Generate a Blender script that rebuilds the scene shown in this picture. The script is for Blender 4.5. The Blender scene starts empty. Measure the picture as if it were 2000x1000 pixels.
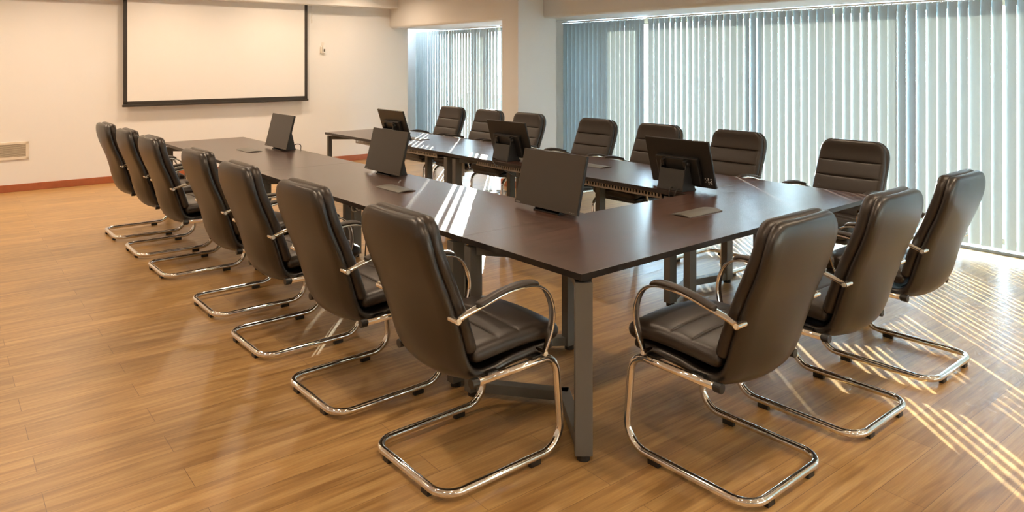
import bpy, bmesh, math, random
from mathutils import Vector, Matrix
random.seed(7)
PI = math.pi
COL = bpy.context.scene.collection
TH = 0.0255                      # the room is turned this much against the table ring

# ------------------------------------------------------------------ materials
def new_mat(name):
    m = bpy.data.materials.new(name); m.use_nodes = True
    nt = m.node_tree
    for n in list(nt.nodes): nt.nodes.remove(n)
    out = nt.nodes.new('ShaderNodeOutputMaterial')
    return m, nt, out

def plain(name, col, rough=0.5, metal=0.0, spec=0.5, coat=0.0, noise=0.0, scale=20.0, bump=0.0, bscale=200.0):
    m, nt, out = new_mat(name)
    b = nt.nodes.new('ShaderNodeBsdfPrincipled')
    b.inputs['Base Color'].default_value = (*col, 1)
    b.inputs['Roughness'].default_value = rough
    b.inputs['Metallic'].default_value = metal
    b.inputs['Specular IOR Level'].default_value = spec if spec <= 1 else 0.5
    if spec > 1: b.inputs['IOR'].default_value = spec
    b.inputs['Coat Weight'].default_value = coat
    tc = nt.nodes.new('ShaderNodeTexCoord')
    if noise > 0:
        nz = nt.nodes.new('ShaderNodeTexNoise'); nz.inputs['Scale'].default_value = scale
        nz.inputs['Detail'].default_value = 4
        nt.links.new(tc.outputs['Object'], nz.inputs['Vector'])
        mx = nt.nodes.new('ShaderNodeMix'); mx.data_type = 'RGBA'
        mx.inputs['A'].default_value = (*[c*(1-noise) for c in col], 1)
        mx.inputs['B'].default_value = (*[min(1, c*(1+noise)) for c in col], 1)
        nt.links.new(nz.outputs['Fac'], mx.inputs['Factor'])
        nt.links.new(mx.outputs['Result'], b.inputs['Base Color'])
    if bump > 0:
        nb = nt.nodes.new('ShaderNodeTexNoise'); nb.inputs['Scale'].default_value = bscale
        nt.links.new(tc.outputs['Object'], nb.inputs['Vector'])
        bp = nt.nodes.new('ShaderNodeBump'); bp.inputs['Strength'].default_value = bump
        bp.inputs['Distance'].default_value = 0.002
        nt.links.new(nb.outputs['Fac'], bp.inputs['Height'])
        nt.links.new(bp.outputs['Normal'], b.inputs['Normal'])
    nt.links.new(b.outputs['BSDF'], out.inputs['Surface'])
    return m

def wood_floor():
    m, nt, out = new_mat('oak_floor')
    N, L = nt.nodes.new, nt.links.new
    tc = N('ShaderNodeTexCoord')
    br = N('ShaderNodeTexBrick')
    br.offset = 0.37; br.offset_frequency = 2; br.squash = 1.0
    br.inputs['Scale'].default_value = 1.0
    br.inputs['Brick Width'].default_value = 1.22
    br.inputs['Row Height'].default_value = 0.158
    br.inputs['Mortar Size'].default_value = 0.0011
    br.inputs['Mortar Smooth'].default_value = 0.1
    br.inputs['Color1'].default_value = (0, 0, 0, 1)
    br.inputs['Color2'].default_value = (1, 1, 1, 1)
    br.inputs['Mortar'].default_value = (0.5, 0.5, 0.5, 1)
    L(tc.outputs['Object'], br.inputs['Vector'])
    # per plank offset for the grain
    sp = N('ShaderNodeSeparateXYZ'); L(tc.outputs['Object'], sp.inputs[0])
    dv = N('ShaderNodeMath'); dv.operation = 'DIVIDE'; L(sp.outputs['Y'], dv.inputs[0]); dv.inputs[1].default_value = 0.158
    fl = N('ShaderNodeMath'); fl.operation = 'FLOOR'; L(dv.outputs[0], fl.inputs[0])
    m3 = N('ShaderNodeMath'); m3.operation = 'MULTIPLY'; L(fl.outputs[0], m3.inputs[0]); m3.inputs[1].default_value = 3.71
    ad = N('ShaderNodeMath'); ad.operation = 'ADD'; L(sp.outputs['X'], ad.inputs[0]); L(m3.outputs[0], ad.inputs[1])
    cb = N('ShaderNodeCombineXYZ'); L(ad.outputs[0], cb.inputs['X']); L(sp.outputs['Y'], cb.inputs['Y']); L(m3.outputs[0], cb.inputs['Z'])
    mp = N('ShaderNodeMapping'); mp.inputs['Scale'].default_value = (1.3, 17, 1); L(cb.outputs[0], mp.inputs['Vector'])
    n1 = N('ShaderNodeTexNoise'); n1.inputs['Scale'].default_value = 1.6; n1.inputs['Detail'].default_value = 8; n1.inputs['Distortion'].default_value = 0.9
    L(mp.outputs[0], n1.inputs['Vector'])
    mp2 = N('ShaderNodeMapping'); mp2.inputs['Scale'].default_value = (3, 90, 1); L(cb.outputs[0], mp2.inputs['Vector'])
    n2 = N('ShaderNodeTexNoise'); n2.inputs['Scale'].default_value = 2.0; n2.inputs['Detail'].default_value = 5
    L(mp2.outputs[0], n2.inputs['Vector'])
    r1 = N('ShaderNodeValToRGB')
    e = r1.color_ramp.elements
    e[0].position = 0.30; e[0].color = (0.285, 0.150, 0.046, 1)
    e[1].position = 0.68; e[1].color = (0.500, 0.315, 0.122, 1)
    k = e.new(0.5); k.color = (0.405, 0.235, 0.080, 1)
    L(n1.outputs['Fac'], r1.inputs['Fac'])
    # fine fibres
    r2 = N('ShaderNodeMapRange'); r2.inputs['From Min'].default_value = 0.3; r2.inputs['From Max'].default_value = 0.7
    r2.inputs['To Min'].default_value = 0.86; r2.inputs['To Max'].default_value = 1.1
    L(n2.outputs['Fac'], r2.inputs['Value'])
    mm = N('ShaderNodeMix'); mm.data_type = 'RGBA'; mm.blend_type = 'MULTIPLY'; mm.inputs['Factor'].default_value = 1
    L(r1.outputs['Color'], mm.inputs['A']); L(r2.outputs['Result'], mm.inputs['B'])
    # plank tone
    r3 = N('ShaderNodeMapRange'); r3.inputs['To Min'].default_value = 0.9; r3.inputs['To Max'].default_value = 1.08
    L(br.outputs['Color'], r3.inputs['Value'])
    m4 = N('ShaderNodeMix'); m4.data_type = 'RGBA'; m4.blend_type = 'MULTIPLY'; m4.inputs['Factor'].default_value = 1
    L(mm.outputs['Result'], m4.inputs['A']); L(r3.outputs['Result'], m4.inputs['B'])
    m5 = N('ShaderNodeMix'); m5.data_type = 'RGBA'; m5.inputs['B'].default_value = (0.16, 0.08, 0.03, 1)
    L(br.outputs['Fac'], m5.inputs['Factor']); L(m4.outputs['Result'], m5.inputs['A'])
    b = N('ShaderNodeBsdfPrincipled')
    L(m5.outputs['Result'], b.inputs['Base Color'])
    rr = N('ShaderNodeMapRange'); rr.inputs['To Min'].default_value = 0.27; rr.inputs['To Max'].default_value = 0.42
    L(n1.outputs['Fac'], rr.inputs['Value']); L(rr.outputs['Result'], b.inputs['Roughness'])
    b.inputs['IOR'].default_value = 1.75
    bp = N('ShaderNodeBump'); bp.inputs['Strength'].default_value = 0.12; bp.inputs['Distance'].default_value = 0.002
    L(n2.outputs['Fac'], bp.inputs['Height']); L(bp.outputs['Normal'], b.inputs['Normal'])
    L(b.outputs['BSDF'], out.inputs['Surface'])
    return m

def wood_table(name, along):
    m, nt, out = new_mat(name)
    N, L = nt.nodes.new, nt.links.new
    tc = N('ShaderNodeTexCoord'); mp = N('ShaderNodeMapping')
    mp.inputs['Scale'].default_value = (2, 26, 4) if along == 'x' else (26, 2, 4)
    L(tc.outputs['Object'], mp.inputs['Vector'])
    n1 = N('ShaderNodeTexNoise'); n1.inputs['Scale'].default_value = 1.5; n1.inputs['Detail'].default_value = 7; n1.inputs['Distortion'].default_value = 0.8
    L(mp.outputs[0], n1.inputs['Vector'])
    r1 = N('ShaderNodeValToRGB'); e = r1.color_ramp.elements
    e[0].position = 0.32; e[0].color = (0.032, 0.0145, 0.0095, 1)
    e[1].position = 0.70; e[1].color = (0.088, 0.038, 0.024, 1)
    L(n1.outputs['Fac'], r1.inputs['Fac'])
    b = N('ShaderNodeBsdfPrincipled'); L(r1.outputs['Color'], b.inputs['Base Color'])
    b.inputs['Roughness'].default_value = 0.27
    b.inputs['IOR'].default_value = 2.2
    bp = N('ShaderNodeBump'); bp.inputs['Strength'].default_value = 0.06; bp.inputs['Distance'].default_value = 0.001
    L(n1.outputs['Fac'], bp.inputs['Height']); L(bp.outputs['Normal'], b.inputs['Normal'])
    L(b.outputs['BSDF'], out.inputs['Surface'])
    return m

def slat_mat():
    m, nt, out = new_mat('blind_fabric')
    N, L = nt.nodes.new, nt.links.new
    tc = N('ShaderNodeTexCoord'); mp = N('ShaderNodeMapping'); mp.inputs['Scale'].default_value = (400, 400, 60)
    L(tc.outputs['Object'], mp.inputs['Vector'])
    nz = N('ShaderNodeTexNoise'); nz.inputs['Scale'].default_value = 1.0; L(mp.outputs[0], nz.inputs['Vector'])
    mr = N('ShaderNodeMapRange'); mr.inputs['To Min'].default_value = 0.93; mr.inputs['To Max'].default_value = 1.05; L(nz.outputs['Fac'], mr.inputs['Value'])
    mx = N('ShaderNodeMix'); mx.data_type = 'RGBA'; mx.blend_type = 'MULTIPLY'; mx.inputs['Factor'].default_value = 1
    mx.inputs['A'].default_value = (0.33, 0.355, 0.345, 1); L(mr.outputs['Result'], mx.inputs['B'])
    d = N('ShaderNodeBsdfDiffuse'); L(mx.outputs['Result'], d.inputs['Color'])
    t = N('ShaderNodeBsdfTranslucent'); t.inputs['Color'].default_value = SLAT_T
    a = N('ShaderNodeAddShader'); L(d.outputs[0], a.inputs[0]); L(t.outputs[0], a.inputs[1])
    L(a.outputs[0], out.inputs['Surface'])
    return m

def glass_mat():
    m, nt, out = new_mat('window_glass')
    N, L = nt.nodes.new, nt.links.new
    tr = N('ShaderNodeBsdfTransparent'); tr.inputs['Color'].default_value = (0.90, 0.95, 0.94, 1)
    g = N('ShaderNodeBsdfGlossy'); g.inputs['Roughness'].default_value = 0.02
    lw = N('ShaderNodeLayerWeight'); lw.inputs['Blend'].default_value = 0.5
    pw = N('ShaderNodeMath'); pw.operation = 'POWER'; L(lw.outputs['Facing'], pw.inputs[0]); pw.inputs[1].default_value = 5.0
    f = N('ShaderNodeMath'); f.operation = 'MULTIPLY_ADD'; L(pw.outputs[0], f.inputs[0]); f.inputs[1].default_value = 0.8; f.inputs[2].default_value = 0.04
    mx = N('ShaderNodeMixShader'); L(f.outputs[0], mx.inputs[0]); L(tr.outputs[0], mx.inputs[1]); L(g.outputs[0], mx.inputs[2])
    L(mx.outputs[0], out.inputs['Surface'])
    return m

def emis(name, col, s):
    m, nt, out = new_mat(name)
    e = nt.nodes.new('ShaderNodeEmission'); e.inputs['Color'].default_value = (*col, 1); e.inputs['Strength'].default_value = s
    nt.links.new(e.outputs[0], out.inputs['Surface']); return m

SLAT_T = (0.0125, 0.0136, 0.0126, 1)
M = dict(
    edge=plain('dark_edge_band', (0.014, 0.0105, 0.009), 0.35),
    floor=wood_floor(),
    top_x=wood_table('dark_wood_cross', 'x'), top_y=wood_table('dark_wood_long', 'y'),
    wall=plain('wall_paint', (0.79, 0.78, 0.765), 0.75, noise=0.015, scale=3, bump=0.05, bscale=150),
    ceil=plain('ceiling_paint', (0.82, 0.80, 0.76), 0.85, noise=0.01),
    skirt=plain('red_brown_wood', (0.36, 0.105, 0.040), 0.40, noise=0.25, scale=14),
    leather=plain('brown_black_leather', (0.022, 0.0155, 0.0115), 0.35, spec=1.50, noise=0.10, scale=60, bump=0.22, bscale=420),
    leather_b=plain('brown_black_leather_back', (0.011, 0.0080, 0.0062), 0.34, spec=1.66, noise=0.10, scale=60, bump=0.16, bscale=420),
    chrome=plain('chrome', (0.80, 0.78, 0.75), 0.07, metal=1.0),
    black=plain('black_plastic', (0.012, 0.012, 0.012), 0.4),
    pad=plain('arm_pad_leather', (0.030, 0.022, 0.017), 0.42, bump=0.1, bscale=400),
    steel=plain('grey_painted_steel', (0.120, 0.115, 0.103), 0.45, metal=0.1, bump=0.05, bscale=500),
    tray=plain('tray_steel', (0.30, 0.26, 0.21), 0.5, metal=0.3),
    scr_frame=plain('screen_border_black', (0.030, 0.024, 0.018), 0.6),
    scr=plain('projection_fabric', (0.80, 0.785, 0.76), 0.8, noise=0.01, scale=8),
    white=plain('white_plastic', (0.80, 0.79, 0.76), 0.4),
    lcd=plain('remote_display', (0.06, 0.055, 0.035), 0.3),
    vent=plain('vent_cream', (0.74, 0.67, 0.56), 0.5),
    ventdark=plain('vent_gap', (0.24, 0.18, 0.12), 0.7),
    panel=plain('monitor_screen', (0.048, 0.041, 0.034), 0.38, spec=0.5),
    bezel=plain('monitor_black_plastic', (0.014, 0.0135, 0.013), 0.35),
    stand=plain('monitor_stand', (0.022, 0.023, 0.024), 0.33, spec=0.6),
    logo=plain('logo_silver', (0.32, 0.30, 0.27), 0.4),
    label=plain('white_label', (0.75, 0.75, 0.72), 0.6),
    screw=plain('screw_metal', (0.9, 0.88, 0.8), 0.3, metal=0.6),
    slat=slat_mat(), glass=glass_mat(),
    rail=plain('white_aluminium', (0.82, 0.83, 0.82), 0.35),
    alu=plain('window_frame_bronze', (0.16, 0.12, 0.075), 0.5),
    sill=plain('dark_sill', (0.16, 0.155, 0.145), 0.5),
    ground=plain('outside_paving', (0.42, 0.41, 0.38), 0.9, noise=0.1, scale=2),
    leaf=plain('shrub_leaves_hazed', (0.075, 0.095, 0.085), 0.8, noise=0.4, scale=5),  # leaf green greyed, outdoor haze put into the colour
    cord=plain('cord', (0.62, 0.56, 0.46), 0.6),
    cable_w=plain('cable_white', (0.62, 0.60, 0.55), 0.5),
    lamp=emis('lamp_glow', (1.0, 0.72, 0.45), 6.0),
)

# ------------------------------------------------------------------ helpers
def link(name, bm, mat, parent=None, smooth=False, loc=None, bevel=0.0, autos=True):
    me = bpy.data.meshes.new(name); bm.normal_update(); bm.to_mesh(me); bm.free()
    for m in (mat if isinstance(mat, (list, tuple)) else [mat]): me.materials.append(m)
    o = bpy.data.objects.new(name, me); COL.objects.link(o)
    if parent is not None: o.parent = parent
    if loc is not None: o.location = loc
    if smooth:
        for p in me.polygons: p.use_smooth = True
    if bevel > 0:
        md = o.modifiers.new('bevel', 'BEVEL'); md.width = bevel; md.segments = 2; md.limit_method = 'ANGLE'; md.angle_limit = 0.7
    return o

def box(bm, x0, x1, y0, y1, z0, z1, mi=0, mtx=None):
    vs = []
    for z in (z0, z1):
        for (x, y) in ((x0, y0), (x1, y0), (x1, y1), (x0, y1)):
            v = Vector((x, y, z))
            if mtx is not None: v = mtx @ v
            vs.append(bm.verts.new(v))
    fs = [(3, 2, 1, 0), (4, 5, 6, 7), (0, 1, 5, 4), (1, 2, 6, 5), (2, 3, 7, 6), (3, 0, 4, 7)]
    for f in fs:
        fc = bm.faces.new([vs[i] for i in f]); fc.material_index = mi
    return bm

def bar(bm, p, q, w, h, up=Vector((0, 0, 1))):
    """box section w (sideways) x h (up) from p to q"""
    p = Vector(p); q = Vector(q); d = (q-p).normalized()
    s = d.cross(up)
    if s.length < 1e-4: s = Vector((1, 0, 0))
    s.normalize(); u = s.cross(d).normalized()
    vs = []
    for c in (p, q):
        for a, b in ((-1, -1), (1, -1), (1, 1), (-1, 1)):
            vs.append(bm.verts.new(c + s*a*w/2 + u*b*h/2))
    for f in ((0, 1, 2, 3), (7, 6, 5, 4), (0, 4, 5, 1), (1, 5, 6, 2), (2, 6, 7, 3), (3, 7, 4, 0)):
        bm.faces.new([vs[i] for i in f])

def cyl(bm, p, q, r, n=16, r2=None):
    p = Vector(p); q = Vector(q); d = (q-p).normalized()
    a = Vector((0, 0, 1)) if abs(d.z) < 0.9 else Vector((1, 0, 0))
    s = d.cross(a).normalized(); u = s.cross(d)
    if r2 is None: r2 = r
    A = [bm.verts.new(p + (s*math.cos(2*PI*i/n) + u*math.sin(2*PI*i/n))*r) for i in range(n)]
    B = [bm.verts.new(q + (s*math.cos(2*PI*i/n) + u*math.sin(2*PI*i/n))*r2) for i in range(n)]
    for i in range(n):
        j = (i+1) % n; bm.faces.new((A[j], A[i], B[i], B[j]))
    bm.faces.new(A); bm.faces.new(list(reversed(B)))

def tube(bm, pts, r, n=12, closed=False):
    """smooth round tube through points (parallel-transport frame)"""
    P = [Vector(p) for p in pts]; m = len(P); rings = []
    t0 = (P[1]-P[0]).normalized()
    a = Vector((0, 0, 1)) if abs(t0.z) < 0.9 else Vector((1, 0, 0))
    nrm = t0.cross(a).normalized()
    for i in range(m):
        if i == 0: t = (P[1]-P[0])
        elif i == m-1: t = (P[-1]-P[-2])
        else: t = (P[i+1]-P[i-1])
        t.normalize()
        nrm = (nrm - t*nrm.dot(t)).normalized(); b = t.cross(nrm)
        rr = r[i] if isinstance(r, (list, tuple)) else r
        rings.append([bm.verts.new(P[i] + (nrm*math.cos(2*PI*k/n)+b*math.sin(2*PI*k/n))*rr) for k in range(n)])
    for i in range(m-1):
        for k in range(n):
            j = (k+1) % n
            bm.faces.new((rings[i][k], rings[i][j], rings[i+1][j], rings[i+1][k]))
    bm.faces.new(list(reversed(rings[0]))); bm.faces.new(rings[-1])

def fillet(pts, rad, seg=8):
    """round the corners of a polyline"""
    P = [Vector(p) for p in pts]; out = [P[0]]
    for i in range(1, len(P)-1):
        a, b, c = P[i-1], P[i], P[i+1]
        r = rad[i] if isinstance(rad, dict) and i in rad else (rad if not isinstance(rad, dict) else 0)
        if r <= 0: out.append(b); continue
        u = (a-b).normalized(); v = (c-b).normalized()
        ang = u.angle(v); d = min(r/math.tan(ang/2), (a-b).length*0.49, (c-b).length*0.49); r = d*math.tan(ang/2)
        bis = (u+v).normalized(); cen = b + bis*(r/math.sin(ang/2))
        s = b+u*d - cen; e = b+v*d - cen
        tot = s.angle(e); ax = s.cross(e).normalized()
        for k in range(seg+1):
            out.append(cen + Matrix.Rotation(tot*k/seg, 3, ax) @ s)
    out.append(P[-1]); return out

def catmull(pts, n=8):
    P = [Vector(p) for p in pts]; P = [2*P[0]-P[1]] + P + [2*P[-1]-P[-2]]; out = []
    for i in range(1, len(P)-2):
        for k in range(n):
            t = k/n; a, b, c, d = P[i-1], P[i], P[i+1], P[i+2]
            out.append(0.5*((2*b)+(c-a)*t+(2*a-5*b+4*c-d)*t*t+(3*b-a-3*c+d)*t*t*t))
    out.append(P[-2]); return out

def resample(pts, extra=(), step=0.018):
    """points at even spacing plus a denser set around the arc lengths in extra"""
    L = [0.0]
    for i in range(1, len(pts)): L.append(L[-1]+(pts[i]-pts[i-1]).length)
    tot = L[-1]; n = max(2, int(tot/step)); S = [tot*i/n for i in range(n+1)]
    for s0 in extra:
        for d in (-0.012, -0.007, -0.004, -0.002, 0, 0.002, 0.004, 0.007, 0.012): S.append(s0+d)
    for d in (0.002, 0.005, 0.009, 0.014): S += [d, tot-d]
    S = sorted(s for s in S if 0 <= s <= tot); T = [S[0]]
    for s in S[1:]:
        if s-T[-1] > 0.0012: T.append(s)
    out = []; j = 0
    for s in T:
        while j < len(L)-2 and L[j+1] < s: j += 1
        f = (s-L[j])/max(1e-9, L[j+1]-L[j]); out.append((s, pts[j].lerp(pts[j+1], f)))
    return out, tot

def cushion(path, width, th, corner=(0.06, 0.06), grooves=(), gdep=0.009, bulge=0.0, puff=0.004, lat=13, side=0.0):
    """padded slab swept along a path in the YZ plane; the +normal side carries the grooves.
       width(s, tot) -> half width.  bulge pushes the middle along -normal."""
    bm = bmesh.new()
    base = catmull([(0, y, z) for y, z in path], 10)
    S, tot = resample(base, grooves)
    rings = []
    for i, (s, p) in enumerate(S):
        a = S[max(0, i-1)][1]; b = S[min(len(S)-1, i+1)][1]
        t = (b-a).normalized(); n = Vector((0, -t.z, t.y))   # towards the sitter
        w = width(s, tot)
        for d, R in ((s, corner[0]), (tot-s, corner[1])):
            if d < R: w = w - R + math.sqrt(max(0, R*R-(R-d)**2))
        hh = th/2
        e = min(s, tot-s)
        if e < hh: hh = max(0.0015, math.sqrt(max(0, hh*hh-(hh-e)**2)))
        g = sum(gdep*math.exp(-((s-s0)/0.0035)**2) for s0 in grooves)
        g2 = sum(0.35*gdep*math.exp(-((s-s0)/0.016)**2) for s0 in grooves)
        core = max(0.001, w-hh); ring = []; B_ = bulge(s/tot) if callable(bulge) else bulge
        # top side (u from -core to core), then arc, bottom, arc
        for k in range(lat):
            u = -core + 2*core*k/(lat-1); q = 1-(u/max(w, 1e-4))**2
            edge = min(1.0, (core-abs(u))/0.03)
            v = hh + puff*q*1.6 - (g+g2)*min(1, edge+0.25)
            ring.append((u, v - B_*q))
        for k in range(1, 6):
            an = PI/2 - PI*k/6; ring.append((core+hh*math.cos(an), hh*math.sin(an)))
        for k in range(lat):
            u = core - 2*core*k/(lat-1); q = 1-(u/max(w, 1e-4))**2
            ring.append((u, -hh - puff*q*0.6 - B_*q))
        for k in range(1, 6):
            an = -PI/2 - PI*k/6; ring.append((-core+hh*math.cos(an), hh*math.sin(an)))
        rings.append([bm.verts.new(p + Vector((u, 0, 0)) + n*v) for u, v in ring])
    m = len(rings[0])
    for i in range(len(rings)-1):
        for k in range(m):
            j = (k+1) % m
            bm.faces.new((rings[i][k], rings[i][j], rings[i+1][j], rings[i+1][k]))
    bm.faces.new(list(reversed(rings[0]))); bm.faces.new(rings[-1])
    bmesh.ops.recalc_face_normals(bm, faces=bm.faces)
    return bm

def empty(name, loc=(0, 0, 0), rz=0.0, label=None, cat=None, group=None, kind=None):
    o = bpy.data.objects.new(name, None); COL.objects.link(o); o.empty_display_size = 0.1
    o.location = loc; o.rotation_euler = (0, 0, rz)
    return tag(o, label, cat, group, kind)
def tag(o, label=None, cat=None, group=None, kind=None):
    if label: o['label'] = label
    if cat: o['category'] = cat
    if group: o['group'] = group
    if kind: o['kind'] = kind
    return o
def dup(o, parent=None):
    c = o.copy(); COL.objects.link(c)
    if parent is not None: c.parent = parent
    for ch in list(o.children): dup(ch, c)
    return c
def room(o):                      # turn an object built in room axes into place
    o.rotation_euler = (0, 0, -TH); return o
def rp(a, b, z=0):                # room axes -> world
    c, s = math.cos(TH), math.sin(TH)
    return Vector((a*c+b*s, -a*s+b*c, z))

# ------------------------------------------------------------------ room shell
CEIL = 2.78
A0, B0 = -4.6, -8.2               # left wall and rear wall
AW = 4.818                        # plane of the vertical blinds
def struct(name, bm, mat, **k):
    o = room(link(name, bm, mat, **k)); o['kind'] = 'structure'; return o

bm = bmesh.new(); box(bm, A0-0.2, 5.25, B0-0.2, 9.6, -0.12, 0.0); struct('floor', bm, M['floor'])
bm = bmesh.new(); box(bm, A0-0.2, 5.5, B0-0.2, 9.6, CEIL, CEIL+0.15); struct('ceiling', bm, M['ceil'])
bm = bmesh.new(); box(bm, A0-0.2, 4.23, 8.587, 9.6, 0, CEIL); struct('wall_far', bm, M['wall'])
bm = bmesh.new(); box(bm, 4.23, 5.5, 9.32, 9.6, 0, CEIL); struct('wall_far_recess', bm, M['wall'])
bm = bmesh.new(); box(bm, A0-0.2, A0, B0, 8.587, 0, CEIL); struct('wall_left', bm, M['wall'])
bm = bmesh.new(); box(bm, A0-0.2, 5.5, B0-0.2, B0, 0, CEIL); struct('wall_rear', bm, M['wall'])
# pier between the two windows, with the wall stub behind it
bm = bmesh.new(); box(bm, 3.69, 4.32, 4.98, 5.30, 0, CEIL); box(bm, 4.32, 5.5, 5.396, 5.62, 0, CEIL)
box(bm, 4.20, 4.32, 5.30, 5.40, 0, CEIL)
struct('wall_pier', bm, M['wall'])
# downstand beams over the windows
def beam(name, a0, b0, b1, z0):
    bm = bmesh.new(); n = 8; R = 0.045; prof = []
    prof.append((a0, CEIL))
    for i in range(n+1):
        t = PI + PI/2*i/n; prof.append((a0+R+R*math.cos(t), z0+R+R*math.sin(t)))
    prof += [(5.22, z0), (5.22, CEIL)]
    A = [bm.verts.new((a, b0, z)) for a, z in prof]; B = [bm.verts.new((a, b1, z)) for a, z in prof]
    for i in range(len(prof)):
        j = (i+1) % len(prof); bm.faces.new((A[i], A[j], B[j], B[i]))
    bm.faces.new(A); bm.faces.new(list(reversed(B)))
    bmesh.ops.recalc_face_normals(bm, faces=bm.faces)
    struct(name, bm, M['wall'])
beam('trim_1', 4.10, B0, 5.396, 2.122)
beam('trim_2', 3.90, 5.30, 8.587, 2.112)
# pelmet box over the projection wall
bm = bmesh.new(); box(bm, A0, 3.90, 8.33, 8.587, 2.425, CEIL); struct('trim_3', bm, M['wall'])
# wall strip outside the beam, below parapet: thin upstand under the window
bm = bmesh.new(); box(bm, A0, 4.23, 8.570, 8.587, 0, 0.088); struct('baseboard_far', bm, M['skirt'], bevel=0.004)
bm = bmesh.new(); box(bm, A0, A0+0.016, B0, 8.57, 0, 0.088); struct('baseboard_left', bm, M['skirt'], bevel=0.004)
bm = bmesh.new(); box(bm, 3.674, 3.69, 4.964, 5.316, 0, 0.088); box(bm, 3.69, 4.32, 4.964, 4.98, 0, 0.088); struct('baseboard_pier', bm, M['skirt'], bevel=0.004)

# windows: frame, mullions, glass
def window(name, b0, b1, mull):
    root = empty(name, (0, 0, 0), -TH, kind='structure')
    bm = bmesh.new(); a = 5.12
    box(bm, a, a+0.09, b0, b1, 0.0, 0.075); box(bm, a, a+0.09, b0, b1, 2.05, 2.14)
    for m in mull: box(bm, a, a+0.09, m-0.035, m+0.035, 0.075, 2.05)
    link('window_frame', bm, M['alu'], root)
    bm = bmesh.new(); bars = [b0]+list(mull)+[b1]
    for i in range(len(bars)-1): box(bm, a+0.040, a+0.048, bars[i], bars[i+1], 0.07, 2.06)
    link('window_pane', bm, M['glass'], root)
    bm = bmesh.new(); box(bm, AW+0.02, a, b0, b1, 0.0, 0.028)
    link('window_sill', bm, M['sill'], root, bevel=0.003)
window('window_1', B0, 5.396, [-6.45, -4.90, -3.35, -1.80, -0.25, 1.30, 2.85, 4.40, 5.33])
window('window_2', 5.62, 9.32, [6.55, 7.60, 7.95, 8.66, 9.26])

# vertical blinds
def blind(name, b0, b1, label, tilt, jit=2.0, pitch=0.0828, zb=0.057, over=None, z1=2.088):
    root = empty(name, (0, 0, 0), -TH, label, 'blinds', 'vertical blinds along the window wall')
    bm = bmesh.new()
    box(bm, AW-0.022, AW+0.022, b0, b1, z1+0.008, 2.112)
    hooks = bm; bm = bmesh.new(); ch = bmesh.new()
    n = int(round((b1-b0)/pitch)); w = 0.089; prev = None
    for i in range(n):
        b = b0 + (i+0.5)*(b1-b0)/n
        th = math.radians(tilt + random.gauss(0, jit))
        if over and i in over: th = math.radians(over[i])
        tw = math.radians(random.gauss(0, 0.35))       # slight twist down the length
        NS = 7; rows = []
        for kz in range(7):
            fz = kz/6; z = z1 + (zb-z1)*fz; t = th + tw*fz*2
            sx, sy = math.sin(t), math.cos(t); row = []
            for k in range(NS):
                u = -1+2*k/(NS-1); bow = 0.0055*(1-u*u)
                # bow towards the room
                row.append(bm.verts.new((AW + sx*u*w/2 - bow*math.cos(t), b + sy*u*w/2 + bow*math.sin(t), z)))
            rows.append(row)
        for r in range(6):
            for k in range(NS-1):
                bm.faces.new((rows[r][k], rows[r][k+1], rows[r+1][k+1], rows[r+1][k]))
        box(hooks, AW-0.006, AW+0.006, b-0.006, b+0.006, z1-0.005, z1+0.014)
        # bottom weight and the looping chain
        box(ch, AW-0.003, AW+0.003, b-0.036, b+0.036, zb-0.006, zb+0.0)
        box(ch, AW-0.010, AW-0.007, b-0.038, b-0.035, zb-0.026, zb+0.003)
        if prev is not None:
            tube(ch, [Vector((AW-0.008, prev+0.0+(b-prev)*q/6, zb+0.002-0.020*math.sin(PI*q/6))) for q in range(7)], 0.0011, 4)
        prev = b
    link('vanes', bm, M['slat'], root, smooth=True)
    link('headrail', hooks, M['rail'], root)
    link('bottom_chain', ch, M['rail'], root)
    return root
blind('vertical_blind', 3.93, 5.394, 'closed off-white vertical blind beside the white pier, left of the bright gap', 4.0, 1.2)
blind('vertical_blind', 1.545, 3.865, 'off-white vertical blind in the middle, hanging right of the bright gap', 8.2, 2.8, over={0: 3, 11: 15, 5: 14, 20: 13})
blind('vertical_blind', 0.115, 1.53, 'off-white vertical blind behind the chair at the corner of the tables', 8.5, 4.0, over={3: 15, 8: 14, 13: 16})
blind('vertical_blind', -1.9, 0.10, 'off-white vertical blind cut by the right edge of the photo', 8.5, 3.5, over={20: 16, 15: 14, 12: 13})
blind('vertical_blind', -4.9, -1.95, 'off-white vertical blind beyond the right edge, nearest the camera', 13.0, 3.0)
blind('vertical_blind', -8.1, -4.95, 'off-white vertical blind well behind the camera position', 12.0, 3.0)
blind('vertical_blind', 6.87, 9.316, 'half-open vertical blind in the far window left of the pier', 7.0, 1.3, over={28: -4, 27: -3, 26: 2, 25: 4, 5: 3, 4: 2})
blind('vertical_blind', 5.66, 6.80, 'half-open vertical blind hidden behind the orange side of the pier', 1.0, 0.8)

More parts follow.
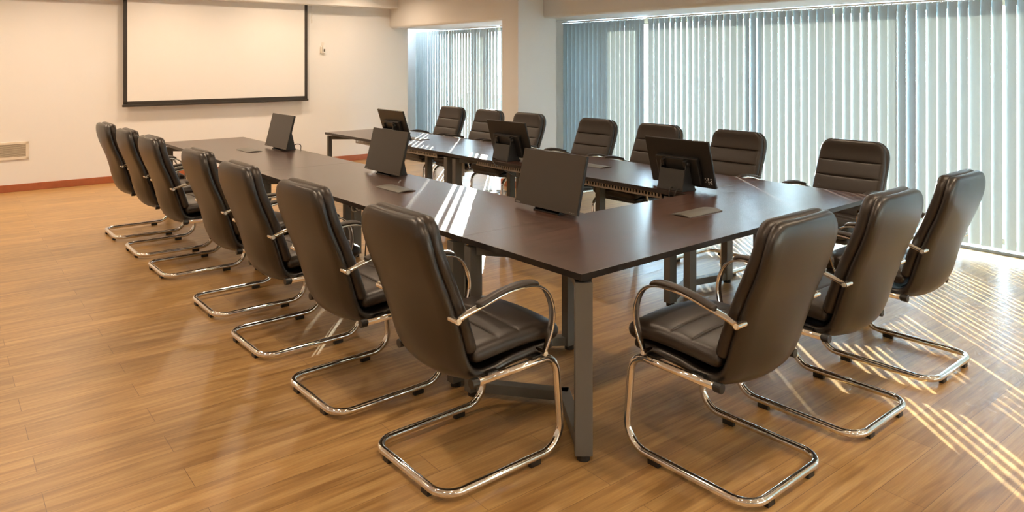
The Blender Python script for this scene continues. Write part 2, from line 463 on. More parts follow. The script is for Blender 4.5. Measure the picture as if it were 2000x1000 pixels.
# screen, remote, vent -------------------------------------------------
scr = empty('projection_screen', (0, 0, 0), -TH, 'large white pull-down projection screen with black border on the far wall', 'projection screen')
def fp(x, off=0.0):            # world x on the far wall -> room axes a
    return x*math.cos(TH) - 8.56*math.sin(TH) if False else x - TH*8.55
a0, a1 = fp(0.171), fp(2.664)
bS = 8.50
bm = bmesh.new(); box(bm, a0+0.03, a1-0.03, bS, bS+0.003, 1.02, 2.45); link('screen_fabric', bm, M['scr'], scr)
bm = bmesh.new(); box(bm, a0, a0+0.045, bS-0.002, bS+0.005, 0.99, 2.45); box(bm, a1-0.045, a1, bS-0.002, bS+0.005, 0.99, 2.45)
box(bm, a0, a1, bS-0.002, bS+0.005, 1.005, 1.05); link('screen_border', bm, M['scr_frame'], scr)
bm = bmesh.new(); box(bm, a0-0.012, a1+0.012, bS-0.014, bS+0.014, 0.978, 1.008); link('weight_bar', bm, M['scr_frame'], scr, bevel=0.004)
bm = bmesh.new(); box(bm, a0-0.16, a1+0.10, 8.35, 8.56, 2.418, 2.50); link('screen_housing', bm, M['white'], scr, bevel=0.01)
bm = bmesh.new(); tube(bm, [(a1+0.055, bS-0.03, 2.42), (a1+0.056, bS-0.03, 2.3), (a1+0.055, bS-0.03, 2.16)], 0.0035, 6)
cyl(bm, (a1+0.055, bS-0.03, 2.20), (a1+0.055, bS-0.03, 2.15), 0.007, 8)
link('pull_cord', bm, M['cord'], scr)

rc = empty('wall_remote', (0, 0, 0), -TH, 'small white remote control with dark display in a holder right of the projection screen', 'remote control')
ar = fp(2.952)-0.005; br_ = 8.587
bm = bmesh.new(); box(bm, ar-0.045, ar+0.038, br_-0.012, br_, 1.69, 1.80); link('holder_plate', bm, M['white'], rc, bevel=0.004)
bm = bmesh.new(); box(bm, ar-0.008, ar+0.032, br_-0.034, br_-0.012, 1.695, 1.815); link('remote_body', bm, M['white'], rc, bevel=0.006)
bm = bmesh.new(); box(bm, ar+0.001, ar+0.024, br_-0.036, br_-0.034, 1.72, 1.762); link('remote_display', bm, M['lcd'], rc)
bm = bmesh.new(); box(bm, ar-0.042, ar-0.022, br_-0.025, br_-0.012, 1.70, 1.79)
box(bm, ar-0.022, ar-0.016, br_-0.02, br_-0.012, 1.80, 1.86); box(bm, ar+0.006, ar+0.012, br_-0.02, br_-0.012, 1.80, 1.86)
link('holder_clip', bm, M['vent'], rc, bevel=0.002)

vt = empty('wall_vent', (0, 0, 0), -TH, 'cream louvred air grille low on the far wall at the left edge', 'vent')
av1 = fp(-0.848); av0 = av1-0.62
bm = bmesh.new(); zt, zb = 0.600, 0.386
box(bm, av0, av1, 8.575, 8.587, zt-0.030, zt); box(bm, av0, av1, 8.575, 8.587, zb, zb+0.034)
box(bm, av0, av0+0.032, 8.575, 8.587, zb, zt); box(bm, av1-0.032, av1, 8.575, 8.587, zb, zt)
link('vent_frame', bm, M['vent'], vt, bevel=0.003)
bm = bmesh.new(); box(bm, av0+0.03, av1-0.03, 8.583, 8.587, zb+0.03, zt-0.03); link('vent_backing', bm, M['ventdark'], vt)
bm = bmesh.new()
for i in range(12):
    z = zb+0.040+i*0.0122
    box(bm, av0+0.032, av1-0.034, -0.006, 0.006, -0.0012, 0.0012, mtx=Matrix.Translation((0, 8.578, z)) @ Matrix.Rotation(math.radians(-35), 4, 'X'))
link('louvres', bm, M['vent'], vt)

# ------------------------------------------------------------------ tables
Z1 = 0.75; TT = 0.027
def vbase(root, P, Q, V, rotP=0.0, sz=(0.035, 0.025)):
    """pair of uprights joined by V-shaped floor and top rails"""
    for c, r in ((P, rotP), (Q, 0.0)):
        bm = bmesh.new(); mt = Matrix.Translation((c[0], c[1], 0)) @ Matrix.Rotation(r, 4, 'Z')
        box(bm, -sz[0], sz[0], -sz[1], sz[1], 0.022, 0.708, mtx=mt)
        lg = link('leg', bm, M['steel'], root, bevel=0.002)
        bm = bmesh.new(); cyl(bm, (c[0], c[1], 0.0), (c[0], c[1], 0.022), 0.026, 16); link('foot_pad', bm, M['black'], lg)
        bm = bmesh.new(); bar(bm, (c[0], c[1], 0.716), (c[0], c[1], 0.7235), 0.05, 0.05, up=Vector((0, 1, 0))); link('spacer', bm, M['black'], lg)
    bm = bmesh.new()
    for c in (P, Q):
        c3 = Vector((c[0], c[1], 0)); v3 = Vector((V[0], V[1], 0)); d = (v3-c3).normalized()
        s = c3 + d*0.022; e = v3 + d*0.02
        bar(bm, s+Vector((0, 0, 0.046)), e+Vector((0, 0, 0.046)), 0.052, 0.046)
    link('floor_rail', bm, M['steel'], root, bevel=0.002)
    bm = bmesh.new()
    for c in (P, Q):
        c3 = Vector((c[0], c[1], 0)); v3 = Vector((V[0], V[1], 0)); d = (v3-c3).normalized()
        bar(bm, c3+d*0.022+Vector((0, 0, 0.688)), v3+d*0.02+Vector((0, 0, 0.688)), 0.052, 0.04)
    link('top_rail', bm, M['steel'], root, bevel=0.002)
def single(root, c):
    bm = bmesh.new(); box(bm, c[0]-0.035, c[0]+0.035, c[1]-0.025, c[1]+0.025, 0.022, 0.723)
    lg = link('leg', bm, M['steel'], root, bevel=0.002)
    bm = bmesh.new(); cyl(bm, (c[0], c[1], 0.0), (c[0], c[1], 0.022), 0.026, 16); link('foot_pad', bm, M['black'], lg)

def table(x0, x1, y0, y1, label, mat, dx=0.0):
    cx, cy = (x0+x1)/2, (y0+y1)/2
    t = empty('conference_table', (cx+dx, cy, 0), 0, label, 'table', 'tables of the meeting ring')
    bm = bmesh.new(); box(bm, x0-cx, x1-cx, y0-cy, y1-cy, Z1-TT, Z1)
    bm.normal_update()
    for f in bm.faces:
        if abs(f.normal.z) < 0.5: f.material_index = 1
    link('tabletop', bm, [M[mat], M['edge']], t, bevel=0.0012)
    return t, (lambda x, y: (x-cx, y-cy))
G = 0.0012
t, L = table(0.0, 2.575, 0.0, 0.80-G, 'dark brown end table joining both rows, nearest the camera', 'top_x')
vbase(t, L(0.045, 0.035), L(0.045, 0.765), L(0.31, 0.42), rotP=math.radians(-45+5))
vbase(t, L(2.50, 0.035), L(2.50, 0.765), L(2.26, 0.42))
t, L = table(0.0, 0.826, 0.80, 3.418, 'dark brown table of the left row, nearer the camera, under two monitors', 'top_y')
vbase(t, L(0.04, 0.90), L(0.786, 0.875), L(0.41, 1.15)); vbase(t, L(0.04, 3.335), L(0.786, 3.335), L(0.41, 3.07))
t, L = table(0.0, 0.826, 3.421, 5.995, 'dark brown table at the far end of the left row', 'top_y')
vbase(t, L(0.04, 3.475), L(0.786, 3.475), L(0.41, 3.75)); vbase(t, L(0.04, 5.90), L(0.786, 5.90), L(0.41, 5.62))
def tray(t, L, y0, y1):
    bm = bmesh.new(); x, ya = L(1.762, y0); _, yb = L(1.762, y1)
    box(bm, x, x+0.003, ya, yb, 0.684, 0.696); box(bm, x, x+0.003, ya, yb, 0.717, 0.723)
    y = ya
    while y < yb-0.01:
        box(bm, x, x+0.003, y, y+0.014, 0.696, 0.717); y += 0.027
    box(bm, x+0.003, x+0.12, ya, yb, 0.684, 0.687)
    box(bm, x+0.117, x+0.12, ya, yb, 0.684, 0.722)
    link('cable_tray', bm, M['tray'], t)
t, L = table(1.736, 2.572, 0.80, 3.413, 'dark brown table of the window row, nearer the camera, with slotted cable tray', 'top_y')
vbase(t, L(1.785, 0.965), L(2.50, 1.02), L(2.15, 1.10)); vbase(t, L(1.785, 3.335), L(2.53, 3.335), L(2.16, 3.07))
single(t, L(1.838, 0.850)); single(t, L(2.44, 2.20)); tray(t, L, 1.02, 3.02)
t, L = table(1.748, 2.572, 3.415, 5.93, 'dark brown table at the far end of the window row, by the pier', 'top_y')
vbase(t, L(1.79, 3.475), L(2.53, 3.475), L(2.16, 3.75)); vbase(t, L(1.785, 5.88), L(2.53, 5.88), L(2.16, 5.60), sz=(0.022, 0.018))
single(t, L(2.50, 4.88)); tray(t, L, 3.62, 5.2)

# ------------------------------------------------------------------ chair
def make_chair():
    t = empty('cantilever_chair')
    # chrome tube
    hw = 0.252; r = 0.0155; zf = 0.031
    side = lambda s: [(s*hw, -0.150, 0.404), (s*hw, 0.243, 0.404), (s*hw, 0.277, zf), (s*hw, -0.297, zf)]
    A = side(1); B = side(-1)
    pts = A + list(reversed(B))
    rad = {1: 0.075, 2: 0.095, 3: 0.085, 4: 0.085, 5: 0.095, 6: 0.075}
    bm = bmesh.new(); tube(bm, fillet(pts, rad, 10), r, 16); link('base_frame', bm, M['chrome'], t, smooth=True)
    for s in (1, -1):
        bm = bmesh.new(); cyl(bm, (s*hw, -0.148, 0.404), (s*hw, -0.180, 0.404), 0.0185, 18); link('end_cap', bm, M['black'], t, bevel=0.002)
    for (x, y, rot) in ((hw, 0.13, 0), (-hw, 0.13, 0), (0.14, -0.297, 1), (-0.14, -0.297, 1)):
        bm = bmesh.new()
        if rot: box(bm, x-0.022, x+0.022, y-0.011, y+0.011, 0.0, 0.022)
        else: box(bm, x-0.011, x+0.011, y-0.026, y+0.026, 0.0, 0.022)
        link('floor_glide', bm, M['black'], t, bevel=0.002)
    # cross plates under the seat
    bm = bmesh.new(); box(bm, -hw, hw, -0.10, -0.05, 0.410, 0.424); box(bm, -hw, hw, 0.12, 0.17, 0.410, 0.424); link('seat_support', bm, M['black'], t)
    # shell: back and under seat in one
    def wsh(s, tot):
        f = s/tot
        if f < 0.10: return 0.222+0.018*(f/0.10)
        if f < 0.38: return 0.240
        return 0.240-0.006*min(1, (f-0.38)/0.1)
    shell = [(-0.352, 1.022), (-0.352, 0.965), (-0.340, 0.900), (-0.313, 0.820), (-0.277, 0.735), (-0.240, 0.640), (-0.212, 0.560), (-0.192, 0.495), (-0.169, 0.447), (-0.126, 0.418), (-0.050, 0.414), (0.03, 0.428), (0.13, 0.434), (0.235, 0.438), (0.262, 0.438)]
    bm = cushion(shell, wsh, 0.040, corner=(0.075, 0.03), bulge=lambda f: 0.014+0.034*math.exp(-((f-0.50)/0.15)**2)-0.014*max(0, (f-0.6)/0.4), puff=0.003)
    link('seat_shell', bm, M['leather_b'], t, smooth=True)
    # back cushion
    bk = [(-0.314, 1.026), (-0.311, 0.965), (-0.297, 0.900), (-0.268, 0.820), (-0.232, 0.735), (-0.195, 0.640), (-0.168, 0.560), (-0.149, 0.500)]
    wb = lambda s, tot: 0.222+0.016*min(1, s/tot*3)
    bm = cushion(bk, wb, 0.052, corner=(0.075, 0.02), grooves=(0.155, 0.270, 0.385), gdep=0.009, bulge=0.010, puff=0.006)
    link('back_cushion', bm, M['leather'], t, smooth=True)
    # seat cushion
    st = [(-0.155, 0.487), (-0.08, 0.493), (0.02, 0.499), (0.12, 0.502), (0.20, 0.498), (0.262, 0.483), (0.290, 0.468)]
    ws = lambda s, tot: 0.244
    bm = cushion(st, ws, 0.066, corner=(0.02, 0.05), grooves=(0.13, 0.23), gdep=0.007, puff=0.009)
    link('seat_cushion', bm, M['leather'], t, smooth=True)
    # arms
    for s in (1, -1):
        path = [(0.163, 0.437), (0.187, 0.50), (0.200, 0.565), (0.192, 0.630), (0.160, 0.686), (0.105, 0.716), (0.030, 0.722), (-0.060, 0.712), (-0.150, 0.690), (-0.215, 0.672), (-0.262, 0.656)]
        P = catmull([(0, y, z) for y, z in path], 6); bm = bmesh.new(); rings = []
        n = len(P)
        for i, p in enumerate(P):
            tt = (P[min(n-1, i+1)]-P[max(0, i-1)]).normalized(); nn = Vector((0, -tt.z, tt.y)); f = i/(n-1)
            w = 0.016 if 0.15 < f < 0.8 else (0.011+0.005*min(1, f/0.15) if f <= 0.15 else 0.016-0.004*(f-0.8)/0.2)
            h = 0.0062 + 0.0065*max(0, (f-0.78)/0.22); xx = s*(0.272 + 0.010*math.sin(PI*min(1, f*1.1)))
            ring = []
            for k in range(12):
                an = 2*PI*k/12; cu = math.copysign(abs(math.cos(an))**0.6, math.cos(an)); sv = math.copysign(abs(math.sin(an))**0.6, math.sin(an))
                ring.append(bm.verts.new(Vector((xx+w*cu, 0, 0)) + p + nn*h*sv))
            rings.append(ring)
        for i in range(n-1):
            for k in range(12): bm.faces.new((rings[i][k], rings[i][(k+1) % 12], rings[i+1][(k+1) % 12], rings[i+1][k]))
        bm.faces.new(list(reversed(rings[0]))); bm.faces.new(rings[-1])
        bmesh.ops.recalc_face_normals(bm, faces=bm.faces)
        cyl(bm, (s*0.232, -0.256, 0.658), (s*0.285, -0.256, 0.658), 0.0125, 16)
        cyl(bm, (s*0.200, 0.163, 0.438), (s*0.284, 0.163, 0.438), 0.011, 16)
        arm = link('armrest', bm, M['chrome'], t, smooth=True)
        md = arm.modifiers.new('es', 'EDGE_SPLIT'); md.split_angle = math.radians(50)
        bm = bmesh.new()
        cyl(bm, (s*0.284, -0.256, 0.658), (s*0.288, -0.256, 0.658), 0.0085, 14); link('arm_bolt', bm, M['screw'], arm)
        bm = bmesh.new(); cyl(bm, (s*0.283, 0.163, 0.438), (s*0.287, 0.163, 0.438), 0.0075, 14); link('arm_bolt', bm, M['screw'], arm)
        # pad
        pp = catmull([(0, 0.125, 0.716), (0, 0.090, 0.731), (0, 0.030, 0.735), (0, -0.060, 0.725), (0, -0.150, 0.703), (0, -0.172, 0.696)], 5)
        bm = bmesh.new(); rings = []; n = len(pp)
        for i, p in enumerate(pp):
            tt = (pp[min(n-1, i+1)]-pp[max(0, i-1)]).normalized(); nn = Vector((0, -tt.z, tt.y)) * (1 if tt.y < 0 else 1)
            f = i/(n-1); k0 = min(1, math.sqrt(max(0.05, 1-(2*f-1)**8)))
            ring = []
            for k in range(14):
                an = 2*PI*k/14; ring.append(bm.verts.new(Vector((s*0.281+0.0215*k0*math.cos(an), 0, 0)) + p + nn*0.011*k0*math.sin(an)))
            rings.append(ring)
        for i in range(n-1):
            for k in range(14): bm.faces.new((rings[i][k], rings[i][(k+1) % 14], rings[i+1][(k+1) % 14], rings[i+1][k]))
        bm.faces.new(list(reversed(rings[0]))); bm.faces.new(rings[-1]); bmesh.ops.recalc_face_normals(bm, faces=bm.faces)
        link('arm_pad', bm, M['pad'], arm, smooth=True)
    return t

proto = make_chair(); used = [False]
def chair(x, y, rz, label, group, jit=0.0):
    o = proto if not used[0] else dup(proto)
    used[0] = True
    o.location = (x, y, 0); o.rotation_euler = (0, 0, rz+math.radians(jit))
    tag(o, label, 'chair', group)
    return o
GL = 'chairs along the left table row'; GW = 'chairs along the window'; GE = 'chairs at the near end table'
ordl = ['nearest the camera', 'second from the camera', 'third from the camera', 'fourth from the camera', 'fifth from the camera', 'second from the far wall', 'nearest the far wall']
LY = [0.378, 1.190, 2.010, 2.790, 3.860, 4.590, 5.350]
LX = [-0.265, -0.285, -0.29, -0.272, -0.285, -0.29, -0.30]
LJ = [0, 1.0, 0.5, 0, 0.5, 0, 0]
for i, y in enumerate(LY):
    chair(LX[i], y, -PI/2, 'black leather chair with chrome sled base on the left row, '+ordl[i], GL, LJ[i])
chair(0.478, -0.305, 0, 'black leather chair at the near end table, leftmost of the three seen from behind', GE, 0)
chair(1.235, -0.320, 0, 'black leather chair at the near end table, middle one of the three', GE, 0)
chair(2.045, -0.310, 0, 'black leather chair at the near end table, closest to the windows', GE, 0)
WY = [0.400, 1.325, 2.120, 2.870, 3.870, 4.560, 5.290]
wl = ['right of the table corner, facing the camera', 'right of the nearest back-turned monitor', 'half hidden behind the nearest back-turned monitor',
      'in front of the closed blind by the pier', 'in front of the orange pier', 'left of the pier, second from the far wall', 'nearest the far wall']
WJ = [0, 0, 0, 0, 0, 0, 0]
for i, y in enumerate(WY):
    chair(2.785, y, PI/2, 'black leather chair on the window side, '+wl[i], GW, WJ[i])

# ------------------------------------------------------------------ monitors
def make_monitor(tilt):
    t = empty('monitor')
    piv = Vector((0, 0.068, 0.172))
    W, Hh, D = 0.505, 0.315, 0.017
    R = Matrix.Translation(piv) @ Matrix.Rotation(-math.radians(tilt), 4, 'X')
    oy = -0.060    # screen plane in front of the pivot
    def b(bm, x0, x1, y0, y1, z0, z1): box(bm, x0, x1, y0, y1, z0, z1, mtx=R)
    z0, z1 = -0.170, -0.170+Hh
    bm = bmesh.new(); b(bm, -W/2, W/2, oy, oy+D, z0, z1); link('monitor_body', bm, M['bezel'], t, bevel=0.003)
    bm = bmesh.new(); b(bm, -W/2+0.004, W/2-0.004, oy-0.0012, oy, z0+0.020, z1-0.004); link('screen', bm, M['panel'], t)
    ch_ = bmesh.new(); b(ch_, -W/2+0.001, W/2-0.001, oy-0.0022, oy, z0+0.001, z0+0.019)
    chin = link('chin_bezel', ch_, M['panel'], t)
    bm = bmesh.new()
    for k in range(5): b(bm, W/2-0.085+k*0.015, W/2-0.080+k*0.015, oy-0.0028, oy-0.0022, z0+0.009, z0+0.011)
    link('button_marks', bm, M['logo'], chin)
    # printed maker's mark at the lower left of the chin
    cu = bpy.data.curves.new('maker_mark', 'FONT'); cu.body = 'Lenovo'; cu.size = 0.0125; cu.extrude = 0.0002
    cu.materials.append(M['logo'])
    tmp = bpy.data.objects.new('maker_mark_text', cu); COL.objects.link(tmp)
    me = bpy.data.meshes.new_from_object(tmp.evaluated_get(bpy.context.evaluated_depsgraph_get()))
    bpy.data.objects.remove(tmp)
    tx = bpy.data.objects.new('maker_mark', me); COL.objects.link(tx); tx.parent = chin
    tx.matrix_local = R @ Matrix.Translation((-W/2+0.010, oy-0.0026, z0+0.0055)) @ Matrix.Rotation(PI/2, 4, 'X')
    # back housing
    bm = bmesh.new(); b(bm, -0.165, 0.165, oy+D, oy+D+0.030, z0+0.022, z0+0.205); bk = link('back_housing', bm, M['bezel'], t, bevel=0.006)
    for x in (-0.036, 0.036):
        bm = bmesh.new(); p = R @ Vector((x, oy+D+0.030, z0+0.185)); q = R @ Vector((x, oy+D+0.033, z0+0.185)); cyl(bm, p, q, 0.0048, 10)
        link('mount_screw', bm, M['screw'], bk)
    bm = bmesh.new(); rnd = random.Random(3)
    for i in range(5):
        for j in range(4):
            if rnd.random() < 0.62: b(bm, -0.232+i*0.011, -0.232+i*0.011+rnd.uniform(0.004, 0.008), oy+D, oy+D+0.0008, z0+0.030+j*0.011, z0+0.030+j*0.011+rnd.uniform(0.004, 0.008))
    link('rating_label', bm, M['label'], t)
    bm = bmesh.new()
    for s in (-1, 1):
        b(bm, s*0.088-0.012, s*0.088+0.012, oy+D+0.028, oy+D+0.062, -0.022, 0.022)
    b(bm, -0.075, 0.075, oy+D+0.028, oy+D+0.045, -0.05, 0.03)
    link('hinge_block', bm, M['black'], t, bevel=0.003)
    # wedge stand: two triangular cheeks, a sloping rear plate and a floor plate
    def cheek(s):
        bm = bmesh.new(); x = s*0.098
        prof = [(-0.018, 0.0), (0.125, 0.0), (0.115, 0.030), (0.080, 0.182), (0.066, 0.186), (0.054, 0.180), (-0.010, 0.012)]
        A = [bm.verts.new((x-0.003, y, z)) for y, z in prof]; B = [bm.verts.new((x+0.003, y, z)) for y, z in prof]
        for i in range(len(prof)):
            j = (i+1) % len(prof); bm.faces.new((A[i], A[j], B[j], B[i]))
        bm.faces.new(A); bm.faces.new(list(reversed(B))); bmesh.ops.recalc_face_normals(bm, faces=bm.faces)
        return bm
    for s in (-1, 1): link('stand_side', cheek(s), M['stand'], t)
    bm = bmesh.new()
    A = [bm.verts.new(v) for v in ((-0.098, 0.122, 0.004), (0.098, 0.122, 0.004), (0.098, 0.094, 0.135), (-0.098, 0.094, 0.135))]
    B = [bm.verts.new(v) for v in ((-0.098, 0.116, 0.004), (0.098, 0.116, 0.004), (0.098, 0.089, 0.135), (-0.098, 0.089, 0.135))]
    bm.faces.new(A); bm.faces.new(list(reversed(B)))
    for i in range(4): bm.faces.new((A[i], B[i], B[(i+1) % 4], A[(i+1) % 4]))
    bmesh.ops.recalc_face_normals(bm, faces=bm.faces)
    link('stand_rear_plate', bm, M['stand'], t)
    bm = bmesh.new(); box(bm, -0.101, 0.101, -0.024, 0.126, 0.0, 0.007); link('stand_base', bm, M['black'], t, bevel=0.002)
    bm = bmesh.new()
    for s in (-1, 1): cyl(bm, (s*0.100, 0.069, 0.172), (s*0.113, 0.069, 0.172), 0.0115, 14); 
    for s in (-1, 1): cyl(bm, (s*0.113, 0.069, 0.172), (s*0.116, 0.069, 0.172), 0.006, 10)
    link('pivot_knob', bm, M['stand'], t, bevel=0.001)
    return t
mons = [
 (0.700, 0.950, -PI/2, 14, 'black monitor facing the left chairs, nearest the camera'),
 (0.675, 2.680, -PI/2, 14, 'black monitor facing the left chairs, middle of that row'),
 (0.675, 4.650, -PI/2, 14, 'black monitor facing the left chairs, farthest from the camera'),
 (1.880, 0.950,  PI/2, 16, 'black monitor seen from behind on the window row, nearest the camera'),
 (1.910, 2.730,  PI/2, 16, 'black monitor seen from behind on the window row, middle one'),
 (1.880, 4.560,  PI/2, 18, 'black monitor seen from behind on the window row, farthest one'),
]
for x, y, rz, tl, lb in mons:
    o = make_monitor(tl); o.location = (x, y, Z1); o.rotation_euler = (0, 0, rz); tag(o, lb, 'monitor', 'desk monitors around the table ring')

# monitor leads hanging behind the stands
def lead(name, pts, r, mat, label, cat='cable', group=None):
    bm = bmesh.new(); tube(bm, catmull(pts, 8), r, 7); o = link(name, bm, mat, smooth=True); return tag(o, label, cat, group)
lead('monitor_cable', [(1.79, 0.93, 0.757), (1.745, 0.93, 0.772), (1.722, 0.925, 0.735), (1.722, 0.915, 0.66), (1.745, 0.90, 0.60), (1.80, 0.88, 0.56)], 0.0035, M['black'], 'thin black cable looping over the table edge behind the nearest back-turned monitor', group='monitor leads')
lead('monitor_cable', [(1.79, 0.88, 0.757), (1.742, 0.875, 0.768), (1.718, 0.880, 0.73), (1.722, 0.905, 0.66), (1.76, 0.93, 0.60)], 0.0035, M['black'], 'second black cable beside it, crossing over the table edge at the nearest back-turned monitor', group='monitor leads')
lead('monitor_cable', [(1.79, 2.78, 0.757), (1.745, 2.77, 0.770), (1.720, 2.72, 0.735), (1.722, 2.62, 0.70), (1.735, 2.50, 0.665), (1.76, 2.42, 0.64)], 0.0035, M['black'], 'black cable slanting over the cable tray behind the middle back-turned monitor', group='monitor leads')
lead('monitor_cable', [(0.80, 4.66, 0.757), (0.835, 4.62, 0.790), (0.86, 4.58, 0.785), (0.855, 4.56, 0.745), (0.845, 4.55, 0.66)], 0.0035, M['black'], 'black cable curling off the table behind the farthest left-row monitor', group='monitor leads')

# cable flap covers in the tabletops
def flap(x, y, rz, lx, ly, label):
    t = empty('cable_flap', (x, y, Z1), rz, label, 'cable cover', 'cable covers set in the tabletops')
    def arch(w0, w1, x0, x1):
        bm = bmesh.new(); n = 8
        A = []; B = []; C_ = []; D_ = []
        for i in range(n+1):
            f = i/n; yy = w0+(w1-w0)*f; h = 0.004 + 0.007*math.sin(PI*f)
            A.append(bm.verts.new((x0, yy, h))); B.append(bm.verts.new((x1, yy, h)))
            C_.append(bm.verts.new((x0, yy, max(0.0, h-0.006)))); D_.append(bm.verts.new((x1, yy, max(0.0, h-0.006))))
        for i in range(n):
            bm.faces.new((A[i], B[i], B[i+1], A[i+1])); bm.faces.new((C_[i+1], D_[i+1], D_[i], C_[i]))
            bm.faces.new((A[i], A[i+1], C_[i+1], C_[i])); bm.faces.new((B[i+1], B[i], D_[i], D_[i+1]))
        bm.faces.new((A[0], C_[0], D_[0], B[0])); bm.faces.new((A[n], B[n], D_[n], C_[n]))
        return bm
    link('flap_lid', arch(-ly/2, ly/2, -lx/2+0.03, lx/2), M['steel'], t)
    link('flap_rim', arch(-ly/2, ly/2, -lx/2, -lx/2+0.028), M['steel'], t)
    return t
flap(1.310, 0.412, 0.0, 0.29, 0.125, 'grey metal cable cover on the near end table')
flap(0.425, 2.115, -PI/2, 0.285, 0.13, 'grey metal cable cover on the left row, beside the middle monitor')
flap(0.435, 4.750, -PI/2, 0.30, 0.13, 'grey metal cable cover on the left row, toward its far end')
flap(2.165, 2.020, -PI/2, 0.285, 0.13, 'cable cover on the window row, just beyond the nearest screen')
flap(2.165, 4.60, -PI/2, 0.285, 0.13, 'cable cover on the window row, in front of its far-end chair')

# sockets and loose cables hanging under the tables
t = empty('power_outlet_box', (0.50, 2.60, 0), 0, 'white socket box hanging under the left table row among loose leads', 'socket box')
bm = bmesh.new(); box(bm, -0.02, 0.025, -0.05, 0.05, 0.455, 0.60); link('box_body', bm, M['white'], t, bevel=0.004)
bm = bmesh.new(); box(bm, -0.035, -0.02, -0.03, 0.03, 0.47, 0.58); link('box_plug', bm, M['vent'], t, bevel=0.004)
bm = bmesh.new(); box(bm, -0.005, 0.005, -0.02, 0.02, 0.60, 0.723); link('hanger_strap', bm, M['tray'], t)
t = empty('power_outlet_box', (1.93, 3.50, 0), 0, 'beige socket box hanging under the window row by the table joint', 'socket box')
bm = bmesh.new(); box(bm, -0.02, 0.025, -0.05, 0.05, 0.52, 0.66); link('box_body', bm, M['vent'], t, bevel=0.004)
bm = bmesh.new(); box(bm, -0.005, 0.005, -0.02, 0.02, 0.66, 0.723); link('hanger_strap', bm, M['tray'], t)
rnd = random.Random(5)
for i in range(5):
    y0 = 2.66 + i*0.035; d = rnd.uniform(0.10, 0.20)
    lead('loose_cable', [(0.45, y0, 0.722), (0.46, y0+0.02, 0.70-d*0.5), (0.47, y0+0.04, 0.70-d), (0.49, y0+0.01, 0.70-d*1.05), (0.50, y0-0.02, 0.70-d*0.6), (0.50, y0-0.01, 0.722)],
         0.0045, M['cable_w'] if i % 2 else M['black'], ('white' if i % 2 else 'black')+' looped lead hanging under the left table row by the socket box', group=('white' if i % 2 else 'black')+' leads under the left row')
lead('power_cable', [(0.5, 2.60, 0.46), (0.49, 2.62, 0.35), (0.50, 2.66, 0.18), (0.55, 2.75, 0.012), (0.72, 3.0, 0.006), (0.9, 3.3, 0.006)], 0.004, M['black'], 'thin black power lead dropping to the floor under the left row', group=None)
lead('power_cable', [(1.94, 3.50, 0.52), (1.95, 3.47, 0.40), (1.98, 3.40, 0.2), (2.05, 3.3, 0.006), (2.4, 3.6, 0.006), (3.0, 4.2, 0.006), (3.6, 4.85, 0.006)], 0.004, M['black'], 'long black lead crossing the floor from the window row to the pier')
lead('floor_cable', [(3.62, 4.75, 0.007), (3.5, 4.95, 0.007), (3.35, 5.0, 0.007), (3.3, 4.88, 0.007), (3.42, 4.8, 0.007), (3.6, 4.9, 0.007)], 0.007, M['cable_w'], 'white cable coiled on the floor beside the pier')

# ------------------------------------------------------------------ outside
bm = bmesh.new(); box(bm, 5.25, 60, -40, 60, -0.25, -0.12); struct('ground', bm, M['ground'])
def shrub(x, y, h, w, label):
    t = empty('shrub', (x, y, -0.12), 0, label, 'shrub', 'shrubs outside the far window')
    bm = bmesh.new(); cyl(bm, (0, 0, 0), (0, 0, h*0.5), 0.03, 8); link('stem', bm, M['alu'], t)
    bm = bmesh.new(); rr = random.Random(int(x*100+y*10))
    for i in range(1500):
        u = rr.uniform(-1, 1); a = rr.uniform(0, 2*PI); q = rr.random()**0.4
        s = math.sqrt(1-u*u); c = Vector((q*s*math.cos(a)*w*(1+0.25*math.sin(3*a)), q*s*math.sin(a)*w, h*0.55+q*u*h*0.48))
        n = Vector((rr.gauss(0, 1), rr.gauss(0, 1), rr.gauss(0, 1))).normalized(); k = n.orthogonal().normalized()*0.06; l = n.cross(k)*0.5
        bm.faces.new([bm.verts.new(c+k), bm.verts.new(c+l), bm.verts.new(c-k), bm.verts.new(c-l)])
    o = link('foliage', bm, M['leaf'], t)
shrub(8.2, 14.3, 1.25, 0.6, 'dark leafy shrub outside the far window, left and tallest')
shrub(9.9, 13.9, 0.80, 0.75, 'dark leafy shrub outside the far window, middle')
shrub(11.9, 14.6, 0.75, 0.8, 'dark leafy shrub outside the far window, right and lowest')

# ------------------------------------------------------------------ lights
def downlight(x, y, power, size=0.16, col=(1.0, 0.765, 0.54)):
    t = empty('ceiling_downlight', (x, y, CEIL), 0, 'round recessed downlight with warm lamp in the ceiling', 'light', 'ceiling downlights')
    bm = bmesh.new(); n = 24
    for i in range(n):
        a, b = 2*PI*i/n, 2*PI*(i+1)/n
        v = [bm.verts.new((r*math.cos(q), r*math.sin(q), z)) for q, r, z in ((a, 0.105, -0.004), (b, 0.105, -0.004), (b, 0.085, -0.010), (a, 0.085, -0.010))]
        bm.faces.new(v)
    link('trim_ring', bm, M['white'], t)
    L = bpy.data.lights.new('downlight_lamp', 'AREA'); L.shape = 'DISK'; L.size = size; L.energy = power; L.color = col
    L.spread = math.radians(150)
    o = bpy.data.objects.new('lamp', L); COL.objects.link(o); o.parent = t; o.location = (0, 0, -0.012)
    return t
LAMP = 8.0
for x in (-3.0, -1.2, 0.6, 2.4):
    for y in (-3.6, -1.2, 1.2, 3.6, 6.0):
        downlight(x, y, LAMP)
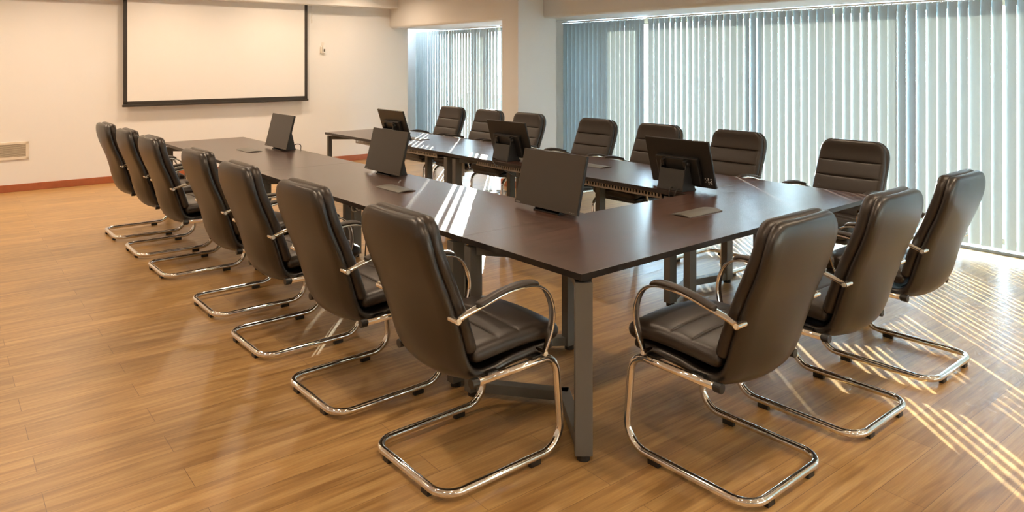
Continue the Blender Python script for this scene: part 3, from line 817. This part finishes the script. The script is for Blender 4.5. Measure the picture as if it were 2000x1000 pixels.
for x in (-3.2, -1.9, -0.6, 0.7, 2.0, 3.2):
    downlight(x, 7.6, LAMP*1.25)

S = bpy.data.lights.new('sun', 'SUN'); S.energy = 66.0; S.angle = math.radians(0.25); S.color = (1.0, 0.94, 0.84)
so = bpy.data.objects.new('sun', S); COL.objects.link(so)
el = math.radians(8.6); az = math.radians(40.4)
d = Vector((-math.sin(az)*math.cos(el), -math.cos(az)*math.cos(el), -math.sin(el)))
so.rotation_euler = d.to_track_quat('-Z', 'Y').to_euler(); so.location = (20, 20, 8)

w = bpy.data.worlds.new('World'); bpy.context.scene.world = w; w.use_nodes = True
nt = w.node_tree
for n in list(nt.nodes): nt.nodes.remove(n)
wo = nt.nodes.new('ShaderNodeOutputWorld'); bg = nt.nodes.new('ShaderNodeBackground')
tc = nt.nodes.new('ShaderNodeTexCoord'); sp = nt.nodes.new('ShaderNodeSeparateXYZ'); rp_ = nt.nodes.new('ShaderNodeValToRGB')
nt.links.new(tc.outputs['Generated'], sp.inputs[0]); nt.links.new(sp.outputs['Z'], rp_.inputs['Fac'])
e = rp_.color_ramp.elements; e[0].position = 0.0; e[0].color = (0.74, 0.90, 1.0, 1); e[1].position = 0.7; e[1].color = (0.30, 0.52, 0.90, 1)
nt.links.new(rp_.outputs['Color'], bg.inputs['Color']); bg.inputs['Strength'].default_value = 30.0
nt.links.new(bg.outputs[0], wo.inputs['Surface'])

# ------------------------------------------------------------------ camera
cam = bpy.data.cameras.new('camera'); co = bpy.data.objects.new('camera', cam); COL.objects.link(co)
cam.sensor_width = 36.0; cam.lens = 1430.0/2000*36.0
cam.shift_y = -(500-118)/2000.0
cam.clip_start = 0.05; cam.clip_end = 200
co.location = (-2.0377, -2.0203, 1.585)
co.rotation_euler = (PI/2, 0, -math.radians(39.8135))
sc = bpy.context.scene; sc.camera = co
sc.view_settings.view_transform = 'Standard'; sc.view_settings.look = 'None'
sc.view_settings.exposure = 0.80; sc.view_settings.gamma = 1.0; sc.view_settings.use_curve_mapping = False
